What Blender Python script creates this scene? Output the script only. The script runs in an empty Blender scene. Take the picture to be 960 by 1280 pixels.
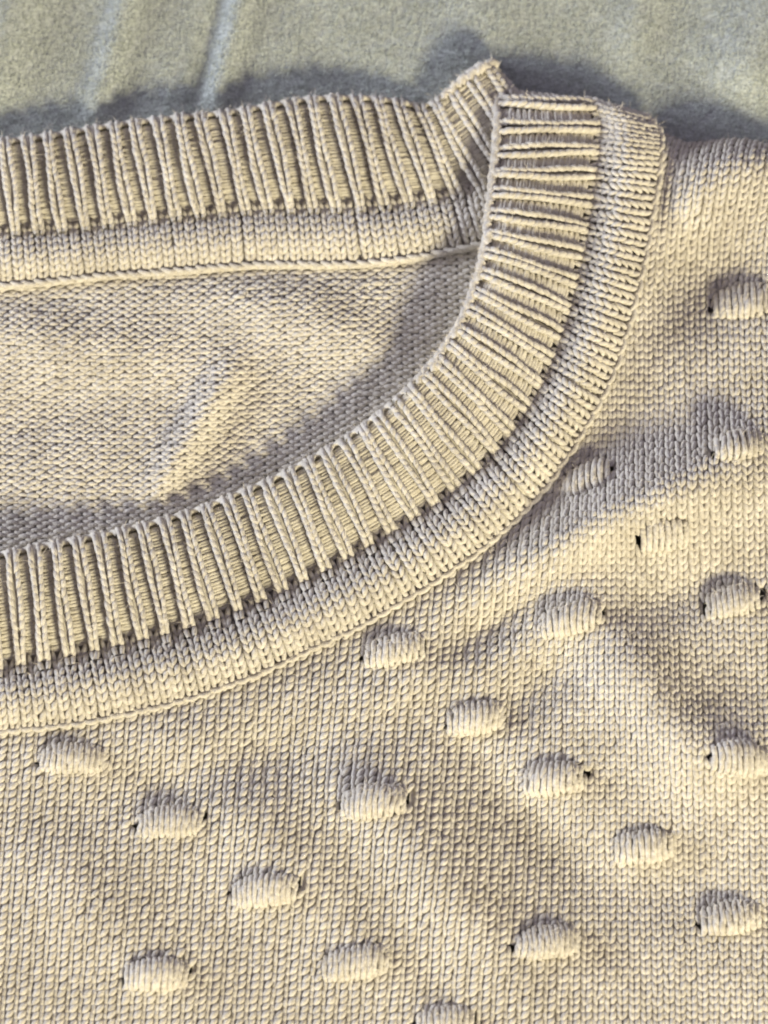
import bpy, math
import numpy as np

rng = np.random.default_rng(7)
S = 0.00015                     # metres per unit; all lengths below are in units of about 0.15 mm
scene = bpy.context.scene

# ------------------------------------------------------------------ camera
TILT = math.radians(15.0)
DIST = 3600.0
cd = bpy.data.cameras.new("camera")
cam = bpy.data.objects.new("camera", cd)
scene.collection.objects.link(cam)
CAM = DIST * np.array([0.0, -math.sin(TILT), math.cos(TILT)])
cam.location = CAM * S
cam.rotation_euler = (TILT, 0, 0)
cd.sensor_fit = 'VERTICAL'
cd.sensor_height = 36.0
cd.sensor_width = 27.0
cd.lens = 36.0 * DIST / 1280.0
cd.clip_start = 0.02
cd.clip_end = 20.0
cd.dof.use_dof = True
cd.dof.focus_distance = (DIST - 70) * S
cd.dof.aperture_fstop = 13.0
scene.camera = cam

# ------------------------------------------------------------------ light
w = bpy.data.worlds.new("World")
scene.world = w
w.use_nodes = True
bg = w.node_tree.nodes["Background"]
bg.inputs[0].default_value = (0.74, 0.67, 0.94, 1)
bg.inputs[1].default_value = 0.34


def area(name, az, el, dist, sx, sy, color, power):
    """A soft window-like lamp; az is measured from the -Y side, towards -X."""
    ld = bpy.data.lights.new(name, 'AREA')
    ld.shape = 'RECTANGLE'
    ld.size, ld.size_y = sx, sy
    ld.color = color
    ld.energy = power
    o = bpy.data.objects.new(name, ld)
    scene.collection.objects.link(o)
    a, e = math.radians(az), math.radians(el)
    d = np.array([-math.sin(a) * math.cos(e), -math.cos(a) * math.cos(e), math.sin(e)])
    o.location = d * dist
    import mathutils
    o.rotation_euler = mathutils.Vector(-d).to_track_quat('-Z', 'Y').to_euler()
    return o


area("window_light", -27, 28, 1.6, 0.34, 0.24, (1.0, 0.90, 0.645), 38.5)
area("cool_light", 100, 13, 1.6, 0.60, 0.40, (0.80, 0.85, 1.0), 32.0)

scene.cycles.filter_width = 1.9
scene.view_settings.view_transform = 'Standard'
scene.view_settings.look = 'None'
scene.view_settings.exposure = 0.0
scene.view_settings.gamma = 1.0
scene.view_settings.use_curve_mapping = False


# ------------------------------------------------------------------ helpers
def unproj(px, py, h):
    """The place at height h that lies at layout coordinate (px, py)."""
    px, py, h = np.broadcast_arrays(np.asarray(px, float), np.asarray(py, float), np.asarray(h, float))
    ct, st = math.cos(TILT), math.sin(TILT)
    dx = px - 480.0
    q = 640.0 - py
    dy = DIST * st + q * ct
    dz = -DIST * ct + q * st
    k = (h - CAM[2]) / dz
    return np.stack([CAM[0] + k * dx, CAM[1] + k * dy, CAM[2] + k * dz], -1)


def norm(v):
    return v / np.maximum(np.linalg.norm(v, axis=-1, keepdims=True), 1e-9)


def smooth(x, a, b):
    t = np.clip((x - a) / (b - a), 0, 1)
    return t * t * (3 - 2 * t)


def catmull(P, t):
    """P (n, d) control rows, t in row units."""
    P = np.asarray(P, float)
    n = len(P)
    t = np.asarray(t, float)
    i = np.clip(np.floor(t).astype(int), 0, n - 2)
    f = (t - i)[..., None]
    p0 = P[np.clip(i - 1, 0, n - 1)]
    p1 = P[i]
    p2 = P[i + 1]
    p3 = P[np.clip(i + 2, 0, n - 1)]
    return 0.5 * (2 * p1 + (p2 - p0) * f + (2 * p0 - 5 * p1 + 4 * p2 - p3) * f ** 2 + (3 * p1 - p0 - 3 * p2 + p3) * f ** 3)


def link(name, verts, faces, mat, parent=None, shade=True):
    me = bpy.data.meshes.new(name)
    verts = np.asarray(verts, np.float32).reshape(-1, 3) * S
    faces = np.asarray(faces, np.int32)
    me.vertices.add(len(verts))
    me.vertices.foreach_set("co", verts.ravel())
    k = faces.shape[1]
    me.loops.add(faces.size)
    me.loops.foreach_set("vertex_index", faces.ravel())
    me.polygons.add(len(faces))
    me.polygons.foreach_set("loop_start", np.arange(0, faces.size, k, dtype=np.int32))
    me.polygons.foreach_set("use_smooth", np.full(len(faces), shade))
    me.update(calc_edges=True)
    me.materials.append(mat)
    o = bpy.data.objects.new(name, me)
    scene.collection.objects.link(o)
    if parent is not None:
        o.parent = parent
    return o


def tubes(C, N, R, sides=6, flat=1.0):
    """Batch of tubes. C (n,k,3) centre lines, N (n,k,3) up directions, R (n,k) radii -> verts, faces."""
    n, k, _ = C.shape
    T = np.empty_like(C)
    T[:, 1:-1] = C[:, 2:] - C[:, :-2]
    T[:, 0] = C[:, 1] - C[:, 0]
    T[:, -1] = C[:, -1] - C[:, -2]
    T = norm(T)
    B = norm(np.cross(T, N))
    U = np.cross(B, T)
    th = np.arange(sides) * 2 * math.pi / sides
    V = (C[:, :, None] + R[:, :, None, None] * (np.cos(th)[None, None, :, None] * B[:, :, None]
         + flat * np.sin(th)[None, None, :, None] * U[:, :, None]))
    idx = np.arange(n * k * sides).reshape(n, k, sides)
    a = idx[:, :-1]
    b = idx[:, 1:]
    F = np.stack([a, np.roll(a, -1, 2), np.roll(b, -1, 2), b], -1).reshape(-1, 4)
    return V.reshape(-1, 3), F


def grid_faces(nu, nv, keep=None):
    i = np.arange(nu * nv).reshape(nu, nv)
    F = np.stack([i[:-1, :-1], i[1:, :-1], i[1:, 1:], i[:-1, 1:]], -1).reshape(-1, 4)
    if keep is not None:
        F = F[keep.reshape(-1)]
    return F


class Cloth:
    """A cloth surface: base(u, v) -> (px, py, h); place() lifts points along its true normal."""
    def __init__(self, base):
        self.base = base

    def pos(self, u, v):
        return unproj(*self.base(u, v))

    def frame(self, u, v, e=1.5):
        u, v = np.broadcast_arrays(np.asarray(u, float), np.asarray(v, float))
        p = self.pos(u, v)
        du = self.pos(u + e, v) - self.pos(u - e, v)
        dv = self.pos(u, v + e) - self.pos(u, v - e)
        n = norm(np.cross(dv, du))
        n = np.where(n[..., 2:3] < -0.98, -n, n)
        return p, n

    def place(self, u, v, w):
        p, n = self.frame(u, v)
        return p + n * np.broadcast_to(np.asarray(w, float), p.shape[:-1])[..., None], n


FUZZ_P, FUZZ_N = [], []          # roots and directions of the loose fibres


def fuzz_from(C, N, share):
    P = C.reshape(-1, 3)
    Q = N.reshape(-1, 3)
    m = rng.random(len(P)) < share * 4.0
    FUZZ_P.append(P[m])
    FUZZ_N.append(Q[m])


# ------------------------------------------------------------------ materials
def nodes_of(name):
    m = bpy.data.materials.new(name)
    m.use_nodes = True
    nt = m.node_tree
    return m, nt, nt.nodes["Principled BSDF"]


def yarn_material(name, c1, c2, bump=0.8):
    m, nt, b = nodes_of(name)
    N, L = nt.nodes, nt.links
    tc = N.new("ShaderNodeTexCoord")
    n1 = N.new("ShaderNodeTexNoise")
    n1.inputs["Scale"].default_value = 900.0
    n1.inputs["Detail"].default_value = 4.0
    L.new(tc.outputs["Object"], n1.inputs["Vector"])
    n2 = N.new("ShaderNodeTexNoise")
    n2.inputs["Scale"].default_value = 5200.0
    n2.inputs["Detail"].default_value = 3.0
    L.new(tc.outputs["Object"], n2.inputs["Vector"])
    mix = N.new("ShaderNodeMath")
    mix.operation = 'ADD'
    L.new(n1.outputs["Fac"], mix.inputs[0])
    L.new(n2.outputs["Fac"], mix.inputs[1])
    n3 = N.new("ShaderNodeTexNoise")
    n3.inputs["Scale"].default_value = 120.0
    n3.inputs["Detail"].default_value = 2.0
    L.new(tc.outputs["Object"], n3.inputs["Vector"])
    m3 = N.new("ShaderNodeMath")
    m3.operation = 'MULTIPLY_ADD'
    m3.inputs[1].default_value = 0.6
    m3.inputs[2].default_value = -0.3
    L.new(n3.outputs["Fac"], m3.inputs[0])
    m4 = N.new("ShaderNodeMath")
    m4.operation = 'ADD'
    L.new(mix.outputs[0], m4.inputs[0])
    L.new(m3.outputs[0], m4.inputs[1])
    mix = m4
    mr = N.new("ShaderNodeMapRange")
    mr.inputs["From Min"].default_value = 0.65
    mr.inputs["From Max"].default_value = 1.35
    L.new(mix.outputs[0], mr.inputs["Value"])
    cr = N.new("ShaderNodeMix")
    cr.data_type = 'RGBA'
    cr.inputs["A"].default_value = (*c1, 1)
    cr.inputs["B"].default_value = (*c2, 1)
    L.new(mr.outputs["Result"], cr.inputs["Factor"])
    L.new(cr.outputs["Result"], b.inputs["Base Color"])
    b.inputs["Roughness"].default_value = 0.95
    b.inputs["Specular IOR Level"].default_value = 0.15
    b.inputs["Sheen Weight"].default_value = 0.25
    b.inputs["Sheen Roughness"].default_value = 0.6
    bp = N.new("ShaderNodeBump")
    bp.inputs["Strength"].default_value = bump
    bp.inputs["Distance"].default_value = 0.00025
    L.new(n2.outputs["Fac"], bp.inputs["Height"])
    L.new(bp.outputs["Normal"], b.inputs["Normal"])
    return m


CREAM1, CREAM2 = (0.48, 0.435, 0.335), (0.83, 0.785, 0.655)
YARN = yarn_material("cream_yarn", CREAM1, CREAM2)
FIBRE = yarn_material("cream_fibre", (0.76, 0.69, 0.54), (0.86, 0.80, 0.67), 0.0)


def sheet_material():
    m, nt, b = nodes_of("brushed_cotton")
    N, L = nt.nodes, nt.links
    tc = N.new("ShaderNodeTexCoord")
    mp = N.new("ShaderNodeMapping")
    mp.inputs["Rotation"].default_value = (0, 0, math.radians(-62))
    mp.inputs["Scale"].default_value = (1.0, 3.2, 1.0)
    L.new(tc.outputs["Object"], mp.inputs["Vector"])
    n1 = N.new("ShaderNodeTexNoise")
    n1.inputs["Scale"].default_value = 620.0
    n1.inputs["Detail"].default_value = 6.0
    n1.inputs["Roughness"].default_value = 0.7
    L.new(mp.outputs["Vector"], n1.inputs["Vector"])
    n2 = N.new("ShaderNodeTexNoise")
    n2.inputs["Scale"].default_value = 3000.0
    n2.inputs["Detail"].default_value = 3.0
    L.new(tc.outputs["Object"], n2.inputs["Vector"])
    ad = N.new("ShaderNodeMath")
    ad.operation = 'ADD'
    L.new(n1.outputs["Fac"], ad.inputs[0])
    L.new(n2.outputs["Fac"], ad.inputs[1])
    mr = N.new("ShaderNodeMapRange")
    mr.inputs["From Min"].default_value = 0.7
    mr.inputs["From Max"].default_value = 1.3
    L.new(ad.outputs[0], mr.inputs["Value"])
    cr = N.new("ShaderNodeMix")
    cr.data_type = 'RGBA'
    cr.inputs["A"].default_value = (0.24, 0.26, 0.228, 1)
    cr.inputs["B"].default_value = (0.70, 0.745, 0.665, 1)
    L.new(mr.outputs["Result"], cr.inputs["Factor"])
    L.new(cr.outputs["Result"], b.inputs["Base Color"])
    b.inputs["Roughness"].default_value = 0.95
    b.inputs["Specular IOR Level"].default_value = 0.1
    b.inputs["Sheen Weight"].default_value = 0.3
    bp = N.new("ShaderNodeBump")
    bp.inputs["Strength"].default_value = 0.5
    bp.inputs["Distance"].default_value = 0.0006
    L.new(ad.outputs[0], bp.inputs["Height"])
    L.new(bp.outputs["Normal"], b.inputs["Normal"])
    return m


SHEET = sheet_material()
NAP = yarn_material("cotton_nap", (0.30, 0.325, 0.27), (0.66, 0.70, 0.62), 0.0)


# ------------------------------------------------------------------ the sheet under the sweater
def ridge(px, py, x0, y0, x1, y1, width, height, fade=40.0):
    """A long soft fold along a segment."""
    d = np.array([x1 - x0, y1 - y0], float)
    ln = np.hypot(*d)
    d /= ln
    s = (px - x0) * d[0] + (py - y0) * d[1]
    t = -(px - x0) * d[1] + (py - y0) * d[0]
    e = smooth(s, -fade, fade) * (1 - smooth(s, ln - fade, ln + fade))
    return height * np.exp(-(t / width) ** 2) * e


def sheet_h(px, py):
    h = ridge(px, py, 200, -160, 116, 146, 18, 13, 24)
    h += ridge(px, py, 345, -180, 266, 134, 15, 12, 24)
    h -= ridge(px, py, 318, -180, 245, 134, 15, 6, 24)
    h += ridge(px, py, 640, -160, 560, 120, 60, 6)
    h += ridge(px, py, 60, -160, -30, 120, 40, 22) + ridge(px, py, 820, -160, 790, 60, 26, 9)
    h += ridge(px, py, 1010, -100, 930, 110, 50, 18)
    h += 1.2 * np.sin(px * 0.021 + py * 0.013) + 0.9 * np.sin(px * 0.043 - py * 0.02 + 1)
    return h


gx = np.concatenate([np.linspace(-2600, -120, 25), np.arange(-110, 1071, 8.0), np.linspace(1080, 3600, 25)])
gy = np.concatenate([np.linspace(-2200, -120, 22), np.arange(-112, 330, 8.0), np.linspace(340, 3400, 40)])
GX, GY = np.meshgrid(gx, gy, indexing='ij')
V = unproj(GX, GY, sheet_h(GX, GY))
sheet = link("bed_sheet", V, grid_faces(len(gx), len(gy))[:, ::-1], SHEET)
sheet["label"] = "pale grey green brushed cotton sheet with soft creases lying under the sweater"
sheet["category"] = "sheet"

# ------------------------------------------------------------------ the sweater
sweater = bpy.data.objects.new("sweater", None)
scene.collection.objects.link(sweater)
sweater["label"] = "cream knitted crew neck sweater with ribbed collar and raised bobbles, laid on the sheet"
sweater["category"] = "sweater"

PITCH, ROW = 15.8, 9.5

# neckline rows: A inner edge, B foot of the ribs, C outer seam of the binding; each x, y, height
FRONT = np.array([
    # Ax   Ay   Ah    Bx   By   Bh   Cx   Cy   Ch
    (-235, 728, 54, -225, 876, 24, -220, 924, 29),
    (-50, 704, 54, -40, 847, 24, -34, 913, 29),
    (5, 694, 54, 15, 836, 24, 22, 908, 29),
    (55, 685, 52, 70, 826, 24, 80, 902, 29),
    (100, 676, 47, 122, 815, 23, 135, 892, 29),
    (150, 666, 40, 177, 803, 22, 192, 880, 28),
    (200, 653, 33, 232, 789, 21, 250, 864, 27),
    (250, 638, 30, 289, 770, 20, 310, 843, 26),
    (300, 618, 30, 345, 747, 19, 370, 816, 26),
    (345, 599, 35, 392, 724, 21, 418, 794, 27),
    (385, 578, 40, 435, 701, 23, 463, 771, 28),
    (440, 545, 48, 503, 661, 27, 541, 723, 31),
    (490, 506, 55, 569, 616, 31, 613, 672, 34),
    (530, 466, 60, 623, 566, 35, 670, 617, 37),
    (562, 424, 64, 666, 506, 38, 718, 549, 40),
    (584, 381, 67, 694, 446, 40, 756, 480, 42),
    (598, 338, 69, 714, 388, 41, 780, 412, 43),
    (606, 296, 69, 729, 325, 42, 797, 345, 44),
    (611, 254, 68, 739, 270, 42, 809, 282, 44),
    (615, 218, 65, 746, 218, 42, 818, 225, 44),
    (617, 186, 61, 750, 182, 41, 822, 190, 42),
    (618, 156, 55, 751, 154, 38, 821, 169, 36),
    (618, 130, 45, 746, 135, 37, 811, 153, 29),
    (616, 114, 34, 741, 126, 26, 803, 145, 19),
    (614, 106, 20, 737, 122, 13, 799, 141, 8),
    (614, 104, 4, 735, 122, 1, 798, 141, 0),
], float)

BACK = np.array([
    (-235, 203, 25.6, -225, 312, 12.8, -220, 379, 8),
    (-50, 186, 25.6, -40, 296, 12.8, -36, 362, 8),
    (0, 180, 25.6, 12, 292, 12.8, 16, 356, 8),
    (50, 174, 24.8, 66, 289, 12.8, 72, 351, 8),
    (100, 166, 24.8, 120, 285, 12.8, 126, 345, 8),
    (150, 158, 24.8, 172, 279, 12.8, 178, 341, 8),
    (200, 152, 25.6, 224, 273, 12.8, 230, 338, 8),
    (250, 147, 27.2, 277, 268, 12.8, 282, 334, 8),
    (300, 141, 28.8, 328, 264, 12.8, 334, 331, 8),
    (345, 133, 29.6, 373, 263, 12.8, 380, 331, 8),
    (390, 126, 29.6, 420, 262, 12.8, 428, 331, 8),
    (430, 125, 28.8, 464, 260, 12.8, 474, 328, 8),
    (468, 126, 26.4, 508, 256, 12.8, 520, 322, 8),
    (502, 131, 23.2, 546, 250, 13.6, 560, 314, 9),
    (528, 136, 22.4, 578, 243, 15.3, 596, 306, 11),
    (548, 127, 26, 606, 233, 18.7, 628, 296, 14),
    (566, 111, 31, 630, 220, 22.1, 656, 284, 16),
    (583, 97, 34, 652, 204, 25.5, 684, 270, 18),
    (600, 84, 34, 672, 186, 27.2, 708, 254, 20),
    (620, 82, 26, 692, 166, 22.1, 730, 236, 16),
], float)


class Band:
    """Neckband swept along control rows: u runs along it (arc length), r runs 0..1 over the ribs, 1..2 over the binding."""
    def __init__(self, rows, roll, hump):
        self.rows = rows
        tt = np.linspace(0, len(rows) - 1, 2400)
        R = catmull(rows, tt)
        M = 0.5 * (R[:, 0:3] + R[:, 3:6])
        seg = np.r_[0, np.cumsum(np.linalg.norm(np.diff(M, axis=0), axis=1))]
        self.tt, self.seg = tt, seg
        self.length = seg[-1]
        self.roll, self.hump = roll, hump
        wob = rng.normal(0, 1, (40,))
        self.wob = wob

    def base(self, u, v):
        """v in rows of about one unit: v = r * 130 over the ribs, then (r-1) * 72 over the binding."""
        t = np.interp(u, self.seg, self.tt)
        R = catmull(self.rows, t)
        A, B, Cc = R[..., 0:3], R[..., 3:6], R[..., 6:9]
        la = np.linalg.norm(B - A, axis=-1)
        dirn = (B - A)[..., :2] / np.maximum(np.linalg.norm((B - A)[..., :2], axis=-1), 1e-6)[..., None]
        ro = self.roll * (1 + 0.7 * smooth(t, 12.0, 16.0) * (len(self.rows) > 22))
        r = np.where(v < 130, v / 130.0, 1 + (v - 130.0) / 72.0)
        q = np.clip(r, 0, 1)[..., None]
        p1 = A + (B - A) * q
        bow = 5.0 * np.sin(math.pi * q[..., 0])
        # inner edge: the surface turns over and down
        L = np.clip((ro * 1.3 - v * la / 130.0), 0, None)
        ang = np.clip(L / ro, 0, math.pi / 2)
        down = np.clip(L - ro * math.pi / 2, 0, None)
        near = L > 0
        off = ro * 1.3 - ro * np.sin(ang)
        p1 = p1.copy()
        edge = A.copy()
        edge[..., 0] += dirn[..., 0] * off
        edge[..., 1] += dirn[..., 1] * off
        slope = (B - A)[..., 2] / la
        edge[..., 2] += slope * off - ro * (1 - np.cos(ang)) - down
        p1 = np.where(near[..., None], edge, p1)
        p1[..., 2] += np.where(near, 0, bow * smooth(q[..., 0], 0.0, 0.3))
        s = np.clip(r - 1, 0, 1.3)[..., None]
        p2 = B + (Cc - B) * s
        sc = np.clip(s[..., 0], 0, 1)
        p2[..., 2] += self.hump * np.sin(math.pi * sc) ** 0.95 - 26.0 * np.clip(s[..., 0] - 1, 0, None)
        p = np.where((r < 1)[..., None], p1, p2)
        return p[..., 0], p[..., 1], p[..., 2]


front_band = Band(FRONT, 9.0, 20.5)
back_band = Band(BACK, 6.0, 16.0)
fb, bb = Cloth(front_band.base), Cloth(back_band.base)


def v_legs(cl, uc, vc, P, Q, skew, amp, rad, seg=5, spread=0.33, jit=0.35, over=1.42, sides=6, share=0.0, flat=1.0):
    """Two yarn legs of every knit stitch centred on (uc, vc) -> verts, faces."""
    n = len(uc)
    s = np.linspace(0, 1, seg)[None]
    outC, outN, outR = [], [], []
    for sg in (-1, 1):
        tw = np.clip(skew[:, None] / 0.31, 0, 1)
        b = Q[:, None] * (-0.5 - (over - 1) / 2 + over * s) * (1 - (0.12 * tw if sg > 0 else -0.1 * tw))
        a = sg * P[:, None] * (0.07 + spread * s ** 0.85) + skew[:, None] * (0.62 if sg > 0 else 1.0) * b
        a = a + rng.normal(0, jit, (n, 1))
        bj = rng.normal(0, jit, (n, 1))
        la = amp * (1 + (0.2 if sg > 0 else -0.5) * tw)
        ww = la * (np.sin(math.pi * np.clip(s, 0, 1)) ** 0.7) - 0.35 * amp - 0.25 * amp * s + (0.4 if sg > 0 else 1.3) * tw + rng.normal(0, jit * 0.4, (n, 1))
        ww = ww - (3.2 - 1.6 * tw) * (np.abs(sg * P[:, None] * (0.07 + spread * s ** 0.85)) / (0.5 * P[:, None])) ** 2
        C, N = cl.place(uc[:, None] + a, vc[:, None] - b + bj, ww)
        R = rad * (0.70 + (0.30 + sg * 0.04 * tw) * np.sin(math.pi * s)) * (1 + rng.normal(0, 0.07, (n, 1)))
        outC.append(C)
        outN.append(N)
        outR.append(np.broadcast_to(R, C.shape[:2]))
    C, N, R = np.concatenate(outC), np.concatenate(outN), np.concatenate(outR)
    if share:
        fuzz_from(C + N * R[..., None] * 0.8, N, share)
    return tubes(C, N, R, sides, flat)


def cat(parts):
    vs, fs, o = [], [], 0
    for v, f in parts:
        vs.append(v)
        fs.append(f + o)
        o += len(v)
    return np.concatenate(vs), np.concatenate(fs)


def build_band(cl, band, parent, u0, u1, P0, share, vmin, skew):
    """Ribs, troughs, binding columns and edge of one neckband."""
    neck = link("neckband", *backing(cl, u0, band.length - 4, vmin, 130, P0, -6.5, True), YARN, parent)
    bind = link("collar_binding", *backing(cl, u0, band.length - 4, 128, 212, P0, -4.5), YARN, parent)
    n = int((u1 - u0) / P0)
    for i in range(n):
        u = u0 + (i + 0.5) * P0 + rng.normal(0, 0.6)
        # rib: one proud knit column, its two legs almost parallel
        vv = np.arange(vmin + 4, 137, 9.0)
        k = len(vv)
        half = P0 * (0.165 + 0.012 * math.sin(i * 1.7))
        parts = []
        s = np.linspace(0, 1, 5)[None]
        tn = float(np.interp(u, band.seg, band.tt))
        calm = float(smooth(tn, 8.5, 14.0)) if len(band.rows) > 22 else float(smooth(tn, 11.0, 17.0))
        lift = 12.5 - 5.5 * calm + rng.normal(0, 0.8)
        thick = 1 + 0.20 * calm
        for sg in (-1, 1):
            bq = 9.0 * (-0.75 + 1.5 * s)
            wander = 1.3 * np.sin(vv / 24.0 + i * 2.1 + sg)[:, None]
            pinch = 1 - 0.12 * smooth(vv, 90, 130)[:, None]
            a = sg * half * pinch * (0.62 + 0.58 * s ** 0.8) + wander + rng.normal(0, 0.3, (k, 1))
            ww = lift + 3.4 * np.sin(math.pi * s) ** 0.8 - 1.4 - 1.8 * s + rng.normal(0, 0.25, (k, 1))
            ww = ww * (1 - 0.62 * smooth(vv, 108, 138)[:, None]) * (1 - 0.45 * smooth(-vv, -18, 0)[:, None])
            C, N = cl.place(u + a, vv[:, None] - bq, ww)
            R = 3.15 * thick * (0.74 + 0.32 * np.sin(math.pi * s)) * (1 + rng.normal(0, 0.06, (k, 1)))
            if share:
                fuzz_from(C + N * 3.2, N, share)
            parts.append(tubes(C, N, np.broadcast_to(R, C.shape[:2]), 6))
            # the plain strand under the beads keeps the leg closed
            vq = np.linspace(vmin, 134, 40)[None]
            C, N = cl.place(u + sg * half * 0.95 + 1.3 * np.sin(vq / 24.0 + i * 2.1 + sg), vq, (lift - 4.4) * (1 - 0.6 * smooth(vq, 108, 134)) * (1 - 0.45 * smooth(-vq, -18, 0)))
            parts.append(tubes(C, N, np.full(C.shape[:2], 2.6), 6))
        # floor between the two legs
        vq = np.linspace(vmin, 132, 30)[None]
        C, N = cl.place(np.full_like(vq, u), vq, np.full_like(vq, lift - 8.5))
        parts.append(tubes(C, N, np.full(C.shape[:2], 4.6), 6))
        link("rib", *cat(parts), YARN, neck)
        # trough: recessed purl column, short bars across
        ut = u + 0.5 * P0
        vv = np.arange(vmin + 6, 121, 3.9) + rng.normal(0, 0.4)
        k = len(vv)
        s = np.linspace(-1, 1, 6)[None]
        a = s * P0 * 0.30
        up = np.where(np.arange(k) % 2 == 0, 1.0, -1.0)[:, None]
        C, N = cl.place(ut + a, vv[:, None] + 1.6 * up * s ** 2 + rng.normal(0, 0.35, (k, 1)), -4.2 + 4.2 * calm - 1.6 * s ** 2 + rng.normal(0, 0.35, (k, 1)) - (2.5 - 1.5 * calm) * smooth(vv, 85, 118)[:, None])
        if share:
            fuzz_from(C, N, share * 0.5)
        parts = [tubes(C, N, np.broadcast_to(3.1 * (1 + rng.normal(0, 0.08, (k, 1))), C.shape[:2]), 6)]
        # loop that closes the trough at the inner edge
        s = np.linspace(0, 1, 9)[None]
        a = (s - 0.5) * P0 * 0.68
        for va, wa, ra in ((6.0 - 11.0 * np.sin(math.pi * s) ** 0.6, 6.5, 3.9), (-10.0 - 4.0 * np.sin(math.pi * s), 5.0, 4.2)):
            C, N = cl.place(ut + a, va, wa - 2.0 * np.sin(math.pi * s))
            parts.append(tubes(C, N, np.full(C.shape[:2], ra), 6))
        if share:
            fuzz_from(C + N * 3, N, min(1, share * 3))
        link("purl_column", *cat(parts), YARN, neck)
        big = 4.0 * float(smooth(tn, 14.5, 17.5)) if len(band.rows) < 22 else 3.4 * float(smooth(np.interp(u, band.seg, band.tt), 11.5, 15.5)) * (len(band.rows) > 22)
        if big > 0.6:
            s = np.linspace(0, 1, 7)[None]
            for c0 in (-0.25, 0.25):
                C, N = cl.place(u + (c0 - 0.3 + 0.6 * s) * P0, 7.0 - 3.0 * np.sin(math.pi * s) + rng.normal(0, 1.0), 5.5 + 1.5 * np.sin(math.pi * s))
                fuzz_from(C + N * 5, N, 0.9)
                vf = tubes(C, N, (2.8 + big) * (0.82 + 0.2 * np.sin(math.pi * s)) * np.ones(C.shape[:2]), 7)
                link("edge_loop", *vf, YARN, neck)
        # two binding columns to each rib and trough
        for j in (0.0, 0.5):
            ub = u + (j) * P0
            vv = np.arange(134 - 8 * (j == 0.5), 203, 9.3) + rng.normal(0, 0.5)
            k = len(vv)
            pm = np.full(k, P0 * 0.5)
            vf = v_legs(cl, np.full(k, ub), vv, pm, np.full(k, 9.3), np.full(k, skew), 4.0, 3.5, share=share)
            link("stitch_column", *vf, YARN, bind)
    return neck, bind


def backing(cl, u0, u1, v0, v1, P0, lift=-3.0, open_foot=False):
    nu = int((u1 - u0) / 4) + 2
    nv = int((v1 - v0) / 4) + 2
    U, Vv = np.meshgrid(np.linspace(u0, u1, nu), np.linspace(v0, v1, nv), indexing='ij')
    p, nrm = cl.place(U, Vv, np.full(U.shape, lift))
    if not open_foot:
        return p, grid_faces(nu, nv)
    ph = ((U - u0) / P0) % 1.0                      # deep dimples at the foot of every trough
    ph = np.minimum(ph, 1 - ph)
    p = p - nrm * (6.0 * np.exp(-(ph * P0 / 3.6) ** 2 - ((Vv - 124.0) / 3.4) ** 2))[..., None]
    return p, grid_faces(nu, nv)


FU0, FU1 = 4.0, float(np.interp(22.9, front_band.tt, front_band.seg))
BU0, BU1 = 4.0, back_band.length - 4
nf = round((FU1 - FU0) / 29.6)
nb = round((BU1 - BU0) / 28.6)

neck_f, bind_f = build_band(fb, front_band, sweater, FU0, FU1, (FU1 - FU0) / nf, 0.05, -40.0, 0.12)
neck_b, bind_b = build_band(bb, back_band, sweater, BU0, BU1, (BU1 - BU0) / nb, 0.05, -26.0, 0.05)
neck_f["label"] = "ribbed front neckband curving round the neck opening"
neck_b["label"] = "ribbed back neckband seen from its inner side"
bind_f["label"] = "smooth rounded binding outside the front ribs"
bind_b["label"] = "smooth rounded binding under the back ribs"


# chain stitches under the back binding
def chain(cl, band, parent, u0, u1, step, v, r, name):
    us = np.arange(u0, u1, step)
    s = np.linspace(0, 1, 7)[None]
    for u in us:
        parts = []
        for sg in (-1, 1):
            uu = u + step * (1.5 * s - 0.2) + rng.normal(0, 0.5)
            vvv = v + sg * (5.6 * (1 - s) ** 0.9 - 0.8) + rng.normal(0, 0.4)
            ww = 0.2 + 4.6 * np.sin(math.pi * np.clip(s, 0, 1)) ** 0.8 - 0.8 * s - 0.8 * sg
            C, N = cl.place(uu, vvv, ww + 3)
            R = r * (0.75 + 0.35 * np.sin(math.pi * s)) * (1 + rng.normal(0, 0.05))
            fuzz_from(C + N * r, N, 0.08)
            parts.append(tubes(C, N, np.broadcast_to(R, C.shape[:2]), 6))
        link(name, *cat(parts), YARN, parent)


chain(bb, back_band, bind_b, BU0 + 10, BU1 - 20, 14.0, 201.0, 3.3, "chain_stitch")


# ---------------- chest panel
tq = np.linspace(0, len(FRONT) - 1, 500)
CR = catmull(FRONT, tq)
CX, CY, CH = CR[:, 6], CR[:, 7], CR[:, 8]


def inside_poly(px, py, X, Y):
    X2, Y2 = np.roll(X, -1), np.roll(Y, -1)
    c = np.zeros(px.shape, bool)
    for x1, y1, x2, y2 in zip(X, Y, X2, Y2):
        if y1 == y2:
            continue
        hit = ((y1 > py) != (y2 > py)) & (px < (x2 - x1) * (py - y1) / (y2 - y1) + x1)
        c ^= hit
    return c


keep = slice(0, 500, 6)
POLX = np.r_[CX[keep][:-8], 822, 800, -600, -600]
POLY = np.r_[CY[keep][:-8], 150, -300, -300, 924]


def dist_c(px, py):
    sh = px.shape
    p = np.stack([px.ravel(), py.ravel()], 1)
    out = np.empty(len(p))
    hh = np.empty(len(p))
    cx, cy, ch = CX[:480:2], CY[:480:2], CH[:480:2]
    for i in range(0, len(p), 4000):
        d2 = (p[i:i + 4000, 0:1] - cx) ** 2 + (p[i:i + 4000, 1:2] - cy) ** 2
        k = d2.argmin(1)
        out[i:i + 4000] = np.sqrt(d2[np.arange(len(k)), k])
        hh[i:i + 4000] = ch[k]
    return out.reshape(sh), hh.reshape(sh)


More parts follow.
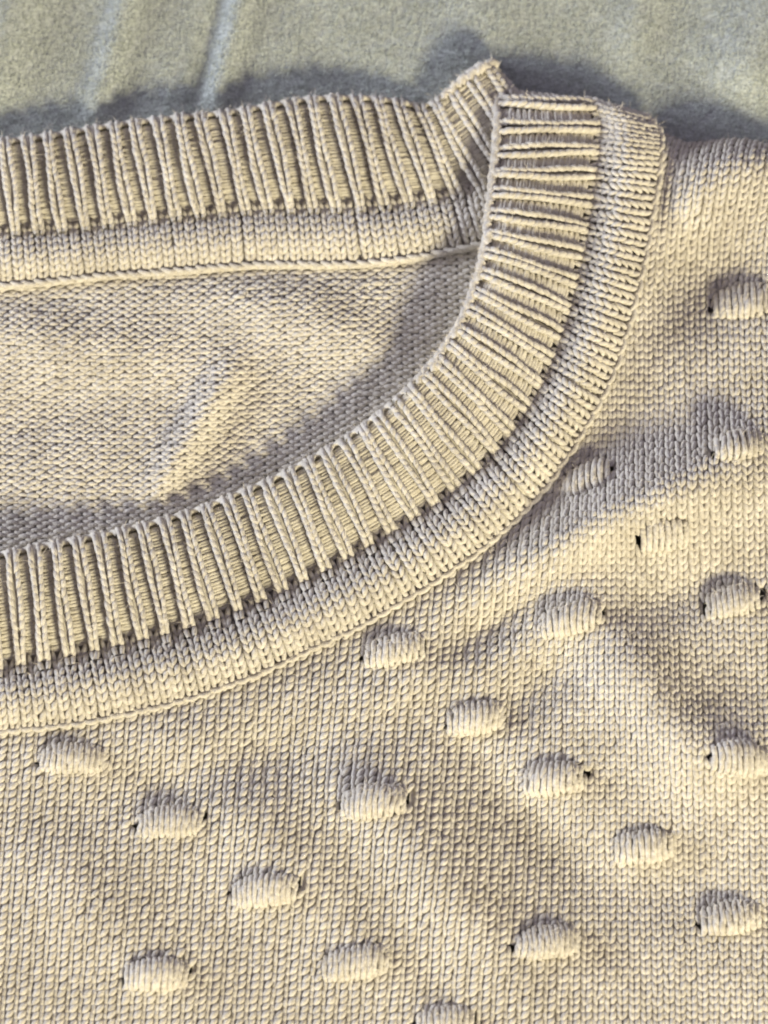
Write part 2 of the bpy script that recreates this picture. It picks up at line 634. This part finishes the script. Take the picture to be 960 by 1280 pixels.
def gauss(px, py, x, y, rx, ry, ang, h):
    a = math.radians(ang)
    dx, dy = px - x, py - y
    s = dx * math.cos(a) + dy * math.sin(a)
    t = -dx * math.sin(a) + dy * math.cos(a)
    return h * np.exp(-(s / rx) ** 2 - (t / ry) ** 2)


BOBBLES = [  # x, y, width, height, lean
    (930, 374, 78, 50, -6), (924, 555, 62, 42, -6), (733, 593, 62, 44, -14), (829, 666, 62, 44, -8),
    (917, 748, 68, 44, -10), (716, 771, 74, 46, -10), (493, 812, 76, 46, -10), (596, 894, 70, 48, -8),
    (92, 945, 82, 44, 0), (925, 945, 72, 48, 4), (695, 970, 74, 48, -4), (468, 1001, 80, 48, -4),
    (213, 1026, 82, 46, -4), (804, 1056, 74, 48, -4), (330, 1108, 82, 48, -6), (912, 1146, 76, 48, -6),
    (682, 1173, 80, 48, -4), (445, 1198, 82, 50, -6), (195, 1214, 80, 48, -2), (558, 1276, 74, 46, -4),
]


def chest_h(px, py):
    h = 25 + 12 * smooth(px, 500, 900) * (1 - smooth(py, 700, 1150))
    h = h + 4 * smooth(-py, -520, -150) * smooth(px, 700, 900)
    for g in CHEST_BUMPS:
        h = h + 1.35 * gauss(px, py, *g)
    for (bx, by, bw, bh, ln) in BOBBLES:
        h = h + gauss(px, py, bx, by + 2, bw * 0.62, bh * 0.75, ln, 4.0)
    d, ch = dist_c(px, py)
    k = np.exp(-(d / 32.0) ** 2)
    return h * (1 - k) + (ch - 4.5) * k


CHEST_BUMPS = [  # x, y, rx, ry, angle, height
    (890, 226, 120, 46, -22, 22),
    (885, 350, 130, 62, -4, -22),
    (880, 605, 130, 62, -12, 28),
    (735, 662, 150, 36, -25, 26),
    (870, 740, 110, 36, -12, -12),
    (800, 850, 130, 44, 55, 25),
    (905, 940, 95, 54, 8, 19),
    (600, 800, 80, 28, -35, -17),
    (555, 835, 100, 28, -25, 12),
    (670, 860, 90, 34, -35, -10),
    (540, 1090, 170, 50, 55, 19),
    (650, 1010, 150, 40, 50, -13),
    (300, 955, 170, 42, -15, -11),
    (330, 1040, 210, 50, 50, 12),
    (100, 1130, 130, 60, 40, 10),
    (840, 1110, 120, 50, 20, -10),
]


def slope(x, y):
    s = -0.075 + 0.095 * smooth(x, 520, 860)
    s = s - 0.19 * smooth(-y, -420, -230) * smooth(x, 650, 760)
    s = s - 0.05 * np.exp(-((x - 650) / 90) ** 2 - ((y - 680) / 140) ** 2)
    return s


# wale paths: x at v = 1000, integrated up and down with the lean of the knit
xs = [-220.0]
while xs[-1] < 1240:
    p = 16.0 - 2.2 * smooth(np.array(xs[-1]), 520, 760)
    xs.append(xs[-1] + float(p))
XS = np.array(xs)
VY = np.arange(60.0, 1520.1, 10.0)
PATH = np.zeros((len(VY), len(XS)))
k0 = int(np.argmin(abs(VY - 1000)))
PATH[k0] = XS
for i in range(k0 + 1, len(VY)):
    PATH[i] = PATH[i - 1] + 10 * slope(PATH[i - 1], VY[i - 1])
for i in range(k0 - 1, -1, -1):
    PATH[i] = PATH[i + 1] - 10 * slope(PATH[i + 1], VY[i + 1])
NW = len(XS)


def path_x(wi, v):
    """wi fractional wale index, v row coordinate."""
    i = np.clip((v - VY[0]) / 10.0, 0, len(VY) - 1.001)
    i0 = np.floor(i).astype(int)
    f = i - i0
    j = np.clip(wi, 0, NW - 1.001)
    j0 = np.floor(j).astype(int)
    g = j - j0
    return ((PATH[i0, j0] * (1 - g) + PATH[i0, j0 + 1] * g) * (1 - f)
            + (PATH[i0 + 1, j0] * (1 - g) + PATH[i0 + 1, j0 + 1] * g) * f)


RIDGE_X = [790, 820, 840, 858, 880, 905, 930, 950, 975, 1020, 1100]
RIDGE_Y = [158, 166, 174, 182, 181, 177, 177, 181, 190, 200, 215]
RR = 34.0


def chest_base(wu, v):
    px = path_x(wu / PITCH, v)
    yr = np.interp(px, RIDGE_X, RIDGE_Y)
    t = v - yr
    a = np.clip((RR - t) / RR, 0, math.pi / 2)
    over = np.clip(RR - t - RR * math.pi / 2, 0, None)
    on = t < RR
    py = np.where(on, yr + RR - RR * np.sin(a), v)
    hh = chest_h(px, py)
    hh = np.where(on, hh - RR * 1.3 * (1 - np.cos(a)) - over, hh)
    return px, py, np.where(on, np.maximum(hh, 3.0), np.maximum(hh, 9.0))


class FastCloth(Cloth):
    """Chest cloth with heights tabulated once on a grid of wale index and row."""
    def __init__(self):
        self.gu = np.linspace(-1 * PITCH, (NW) * PITCH, (NW + 1) * 4 + 1)
        self.gv = np.arange(110.0, 1510.0, 5.0)
        U, Vv = np.meshgrid(self.gu, self.gv, indexing='ij')
        bx = chest_base(U, Vv)
        self.P = unproj(*bx)
        self.scr = np.stack(bx, -1)
        du = np.gradient(self.P, axis=0)
        dv = np.gradient(self.P, axis=1)
        self.N = norm(np.cross(dv, du))

    def lookup(self, T, u, v):
        a = np.clip((u - self.gu[0]) / (self.gu[1] - self.gu[0]), 0, len(self.gu) - 1.001)
        b = np.clip((v - self.gv[0]) / 5.0, 0, len(self.gv) - 1.001)
        a0, b0 = np.floor(a).astype(int), np.floor(b).astype(int)
        f, g = (a - a0)[..., None], (b - b0)[..., None]
        return ((T[a0, b0] * (1 - f) + T[a0 + 1, b0] * f) * (1 - g) + (T[a0, b0 + 1] * (1 - f) + T[a0 + 1, b0 + 1] * f) * g)

    def place(self, u, v, w):
        u, v = np.broadcast_arrays(u, v)
        n = norm(self.lookup(self.N, u, v))
        return self.lookup(self.P, u, v) + n * np.broadcast_to(np.asarray(w, float), u.shape)[..., None], n


chest = FastCloth()

HOLES = []
for (bx, by, bw, bh, ln) in BOBBLES:
    a = math.radians(ln)
    for sg, dy in ((-1, 6), (1, 0)):
        HOLES.append((bx + sg * bw * 0.5 * math.cos(a), by + sg * bw * 0.5 * math.sin(a) + dy))


def hole_mask(px, py, rx, ry):
    m = np.zeros(px.shape, bool)
    for hx, hy in HOLES:
        m |= ((px - hx) / rx) ** 2 + ((py - hy) / ry) ** 2 < 1
    return m


sx, sy = chest.scr[..., 0], chest.scr[..., 1]
bad = inside_poly(sx, sy + 10, POLX, POLY) & inside_poly(sx - 6, sy + 6, POLX, POLY)
bad |= hole_mask(sx, sy, 3.6, 6.5)
ok = ~bad
fk = ok[:-1, :-1] & ok[1:, :-1] & ok[1:, 1:] & ok[:-1, 1:]
panel = link("chest_panel", chest.P - chest.N * 1.8, grid_faces(len(chest.gu), len(chest.gv), fk), YARN, sweater)
panel["label"] = "plain knit front of the sweater with bobbles"


def skew_at(x, y):
    return 0.37 * (1 - smooth(x, 600, 830)) + 0.16 * smooth(-y, -420, -300) * smooth(x, 700, 800) + 0.02


for wi in range(NW - 1):
    uc = (wi + 0.5) * PITCH
    vv = np.arange(118 + rng.random() * 3, 1500, ROW)
    px, py, _ = [chest.lookup(chest.scr, np.full(len(vv), uc), vv)[..., k] for k in range(3)]
    good = ~(inside_poly(px, py + 4, POLX, POLY) & inside_poly(px - 2, py + 2, POLX, POLY))
    good &= (px > -200) & (px < 1150) & (py < 1480) & (py > 150)
    good &= ~hole_mask(px, py, 4.5, 7.0)
    for (bx, by, bw, bh, ln) in BOBBLES:       # the knit under a bobble is drawn up into it
        good &= ~((abs(px - bx) < bw * 0.40) & (abs(py - by - (px - bx) * math.tan(math.radians(ln))) < bh * 0.30))
    if good.sum() < 4:
        continue
    vv, px, py = vv[good], px[good], py[good]
    cuts = np.nonzero(np.diff(vv) > 3.2 * ROW)[0] + 1
    for run in np.split(np.arange(len(vv)), cuts):
        k = len(run)
        if k < 2:
            continue
        vf = v_legs(chest, np.full(k, uc), vv[run], np.full(k, PITCH), np.full(k, ROW), skew_at(px[run], py[run]), 4.0, 3.5, jit=0.55, share=0.04)
        link("stitch_column", *vf, YARN, panel)


# edge loops where the binding is sewn to the chest: one per binding column
s = np.linspace(0, 1, 9)[None]
step = (FU1 - FU0) / nf / 2
for u in np.arange(FU0 + 6, FU1 - 8, step):
    uu = u + step * (1.2 * s - 0.1)
    vvv = 204.5 + 3.2 * np.sin(math.pi * s) + rng.normal(0, 0.5) + 1.4 * (s - 0.5)
    ww = 1.0 + 2.6 * np.sin(math.pi * np.clip(s, 0, 1)) ** 0.8
    C, N = fb.place(uu, vvv, ww)
    R = np.broadcast_to(3.3 * (0.8 + 0.25 * np.sin(math.pi * s)), C.shape[:2])
    fuzz_from(C + N * 3, N, 0.08)
    link("seam_loop", *tubes(C, N, R, 6), YARN, bind_f)


# ---------------- bobbles: little raised pillows of knit, each column arching over
def bobble(bx, by, bw, bh, ln):
    d = (chest.scr[..., 0] - bx) ** 2 + (chest.scr[..., 1] - by) ** 2
    iu, iv = np.unravel_index(d.argmin(), d.shape)
    u0, v0 = chest.gu[iu], chest.gv[iv]
    pitch_here = abs(chest.scr[min(iu + 4, len(chest.gu) - 1), iv, 0] - chest.scr[iu, iv, 0])
    half = bw / 2 / pitch_here * PITCH
    nc = max(4, round(bw / 14.5))
    tl = math.tan(math.radians(ln))
    H = 12.5 + rng.normal(0, 1.6)
    ph1, ph2, wav = rng.uniform(0, 6), rng.uniform(0, 6), rng.uniform(0.4, 1.5)
    pk = rng.uniform(1.0, 1.25)

    def surf(q, a):
        """q -1..1 across, a 0..pi over the arch from the upper to the lower foot."""
        rnd = np.sqrt(np.clip(1 - 0.80 * np.abs(q) ** 2.2, 0, 1))
        across = np.clip(1 - np.abs(q) ** 3.0 * 0.75, 0, 1)
        ca = np.cos(a)
        vv = v0 - bh * 0.37 * np.where(ca > 0, rnd, 0.45 + 0.55 * rnd) * ca * (1 + 0.04 * np.sin(5 * q + bx)) + q * half * tl + 3.0 + wav * np.sin(3.1 * q + ph1) * np.sin(a)
        f = np.clip(a / math.pi, 0, 1)
        prof = np.sin(math.pi * f ** pk) ** 0.7 * (1 + 0.06 * np.sin(3.5 * q + ph2))
        ww = H * across * prof
        return u0 + q * half * (1 - 0.05 * np.sin(a)), vv, ww

    class Pillow(Cloth):
        def place(self, u, v, w):
            u, v = np.broadcast_arrays(u, v)
            def P(uu, vv):
                a, b, c = surf(uu, vv)
                return chest.place(a, b, c)[0]
            p = P(u, v)
            du = P(u + 0.02, v) - P(u - 0.02, v)
            dv = P(u, v + 0.03) - P(u, v - 0.03)
            n = norm(np.cross(dv, du))
            return p + n * np.broadcast_to(np.asarray(w, float), u.shape)[..., None], n

    pil = Pillow(None)
    Q, A = np.meshgrid(np.linspace(-1.0, 1.0, 19), np.linspace(0.0, math.pi, 17), indexing='ij')
    p, nrm = pil.place(Q, A, np.full(Q.shape, -2.2))
    core = link("bobble", p, grid_faces(19, 17), YARN, sweater)
    for c in range(nc):
        q = -1 + (2 * c + 1) / nc
        na = 5
        da = math.pi / na
        ac = (np.arange(na) + 0.5) * da
        s = np.linspace(0, 1, 6)[None]
        parts = []
        for sg in (-1, 1):
            bq = da * (-0.85 + 1.7 * s)
            aq = sg * (1.0 / nc) * (0.36 + 0.30 * s) + rng.normal(0, 0.016, (na, 1)) + 0.035 * bq * math.sin(ph1 + ph2)
            ww = 1.8 * np.sin(math.pi * s) ** 0.8 - 0.6 - 0.4 * s
            C, N = pil.place(q + aq, np.clip(ac[:, None] - bq, 0.02, math.pi - 0.02), ww)
            R = 3.6 * (0.82 + 0.2 * np.sin(math.pi * s)) * (1 + rng.normal(0, 0.08, (na, 1)))
            fuzz_from(C + N * 3, N, 0.06)
            parts.append(tubes(C, N, np.broadcast_to(R, C.shape[:2]), 6))
        link("stitch_column", *cat(parts), YARN, core)


for b in BOBBLES:
    bobble(*b)


# ---------------- inside of the back panel (purl side)
def back_h(px, py):
    h = 12 + 4 * np.sin(px * 0.012 + 0.6) * np.sin(py * 0.011 + 1.0)
    h = h + ridge(px, py, 290, 460, 195, 610, 21, 17, 45)
    h = h + gauss(px, py, 90, 425, 150, 36, 10, 13)
    h = h + gauss(px, py, 420, 410, 140, 40, 20, 13)
    h = h - gauss(px, py, 60, 520, 120, 40, -8, 8)
    h = h + gauss(px, py, 20, 372, 70, 22, 0, -6)
    d = np.clip(py - np.interp(px, BACK[:, 6], BACK[:, 7]), -40, None)
    k = np.exp(-(d / 26.0) ** 2)
    h = h * (1 - k) + 6.0 * k
    low = np.maximum(smooth(px, 610, 690), smooth(py, 700, 760))
    return h * (1 - low) + 3.5 * low


def back_base(u, v):
    px = u + 0.02 * (v - 500)
    py = v + 5 * np.sin(u * 0.009)
    return px, py, back_h(px, py)


bp_ = Cloth(back_base)
uu = np.arange(-240, 1180, 7.0)
vv = np.arange(300, 1490, 7.0)
U, Vv = np.meshgrid(uu, vv, indexing='ij')
p, n = bp_.place(U, Vv, np.full(U.shape, -1.6))
bx, by, _ = back_base(U, Vv)
okb = by > np.interp(bx, BACK[:, 6], BACK[:, 7]) - 12
fk = okb[:-1, :-1] & okb[1:, 1:]
inner = link("back_panel", p, grid_faces(len(uu), len(vv), fk), YARN, sweater)
inner["label"] = "purl side of the back seen through the neck opening"
uc = np.arange(-232, 680, 14.4)
rows = np.arange(318, 742, 8.6)
UC, RC = np.meshgrid(uc, rows, indexing='ij')
UC = UC + (np.round(RC / 8.6) % 2 * 0)[...]
px, py, _ = back_base(UC, RC)
ed = catmull(FRONT, np.linspace(0, len(FRONT) - 1, 300))
lim = np.interp(px, ed[:170, 3], ed[:170, 4])
g = (py > np.interp(px, BACK[:, 6], BACK[:, 7]) + 1) & (py < lim)
UC, RC = UC[g], RC[g]
k = len(UC)
s = np.linspace(-1, 1, 7)[None]
C1, N1 = bp_.place(UC[:, None] + 6.6 * s + rng.normal(0, 0.8, (k, 1)),
                   RC[:, None] + 0.8 * s ** 2 + rng.normal(0, 0.5, (k, 1)) - 1.2,
                   1.2 - 2.0 * s ** 2 + rng.normal(0, 0.35, (k, 1)))
R1 = np.broadcast_to(3.3 * (1 + rng.normal(0, 0.08, (k, 1))) * (1 - 0.15 * s ** 2), C1.shape[:2])
C2, N2 = bp_.place(UC[:, None] + 7.2 + 4.2 * s + rng.normal(0, 0.4, (k, 1)),
                   RC[:, None] + 3.9 - 1.6 * s ** 2 + rng.normal(0, 0.5, (k, 1)),
                   0.9 - 1.4 * s ** 2 + rng.normal(0, 0.4, (k, 1)))
R2 = np.broadcast_to(3.1 * (1 + rng.normal(0, 0.08, (k, 1))), C2.shape[:2])
fuzz_from(C1 + N1 * 2.5, N1, 0.06)
st = link("purl_stitches", *cat([tubes(C1, N1, R1, 6), tubes(C2, N2, R2, 6)]), YARN, inner)
st["kind"] = "stuff"


# ---------------- loose fibres on the yarn, and the nap of the sheet
def fibres(name, P, N, length, radius, mat, parent, lean):
    n = len(P)
    rd = norm(rng.normal(0, 1, (n, 3)))
    d = norm(N * 0.55 + rd * 0.8 + lean)
    bend = norm(rng.normal(0, 1, (n, 3)))
    ln = length * (0.4 + 0.9 * rng.random((n, 1)))
    K = 4
    pts = np.empty((n, K, 3))
    for i in range(K):
        f = i / (K - 1)
        pts[:, i] = P + d * ln * f + bend * ln * 0.45 * f * f
    hc = bpy.data.hair_curves.new(name)
    hc.add_curves([K] * n)
    hc.attributes["position"].data.foreach_set("vector", (pts.reshape(-1, 3) * S).astype(np.float32).ravel())
    ra = hc.attributes.get("radius") or hc.attributes.new("radius", 'FLOAT', 'POINT')
    rr = (radius * S * np.tile(np.array([1, 0.9, 0.7, 0.35]), n)).astype(np.float32)
    ra.data.foreach_set("value", rr)
    hc.materials.append(mat)
    o = bpy.data.objects.new(name, hc)
    scene.collection.objects.link(o)
    o.parent = parent
    o["kind"] = "stuff"
    return o


P = np.concatenate(FUZZ_P)
N = np.concatenate(FUZZ_N)
fibres("fuzz", P, N, 8.0, 0.24, FIBRE, sweater, np.zeros(3))

n = 150000
px = rng.uniform(-260, 1260, n)
py = rng.uniform(-220, 250, n)
P = unproj(px, py, sheet_h(px, py))
nap = fibres("nap", P, np.tile(np.array([0, 0, 1.0]), (n, 1)), 6.5, 0.34, NAP, sheet, np.array([0.25, 0.6, -0.35]))
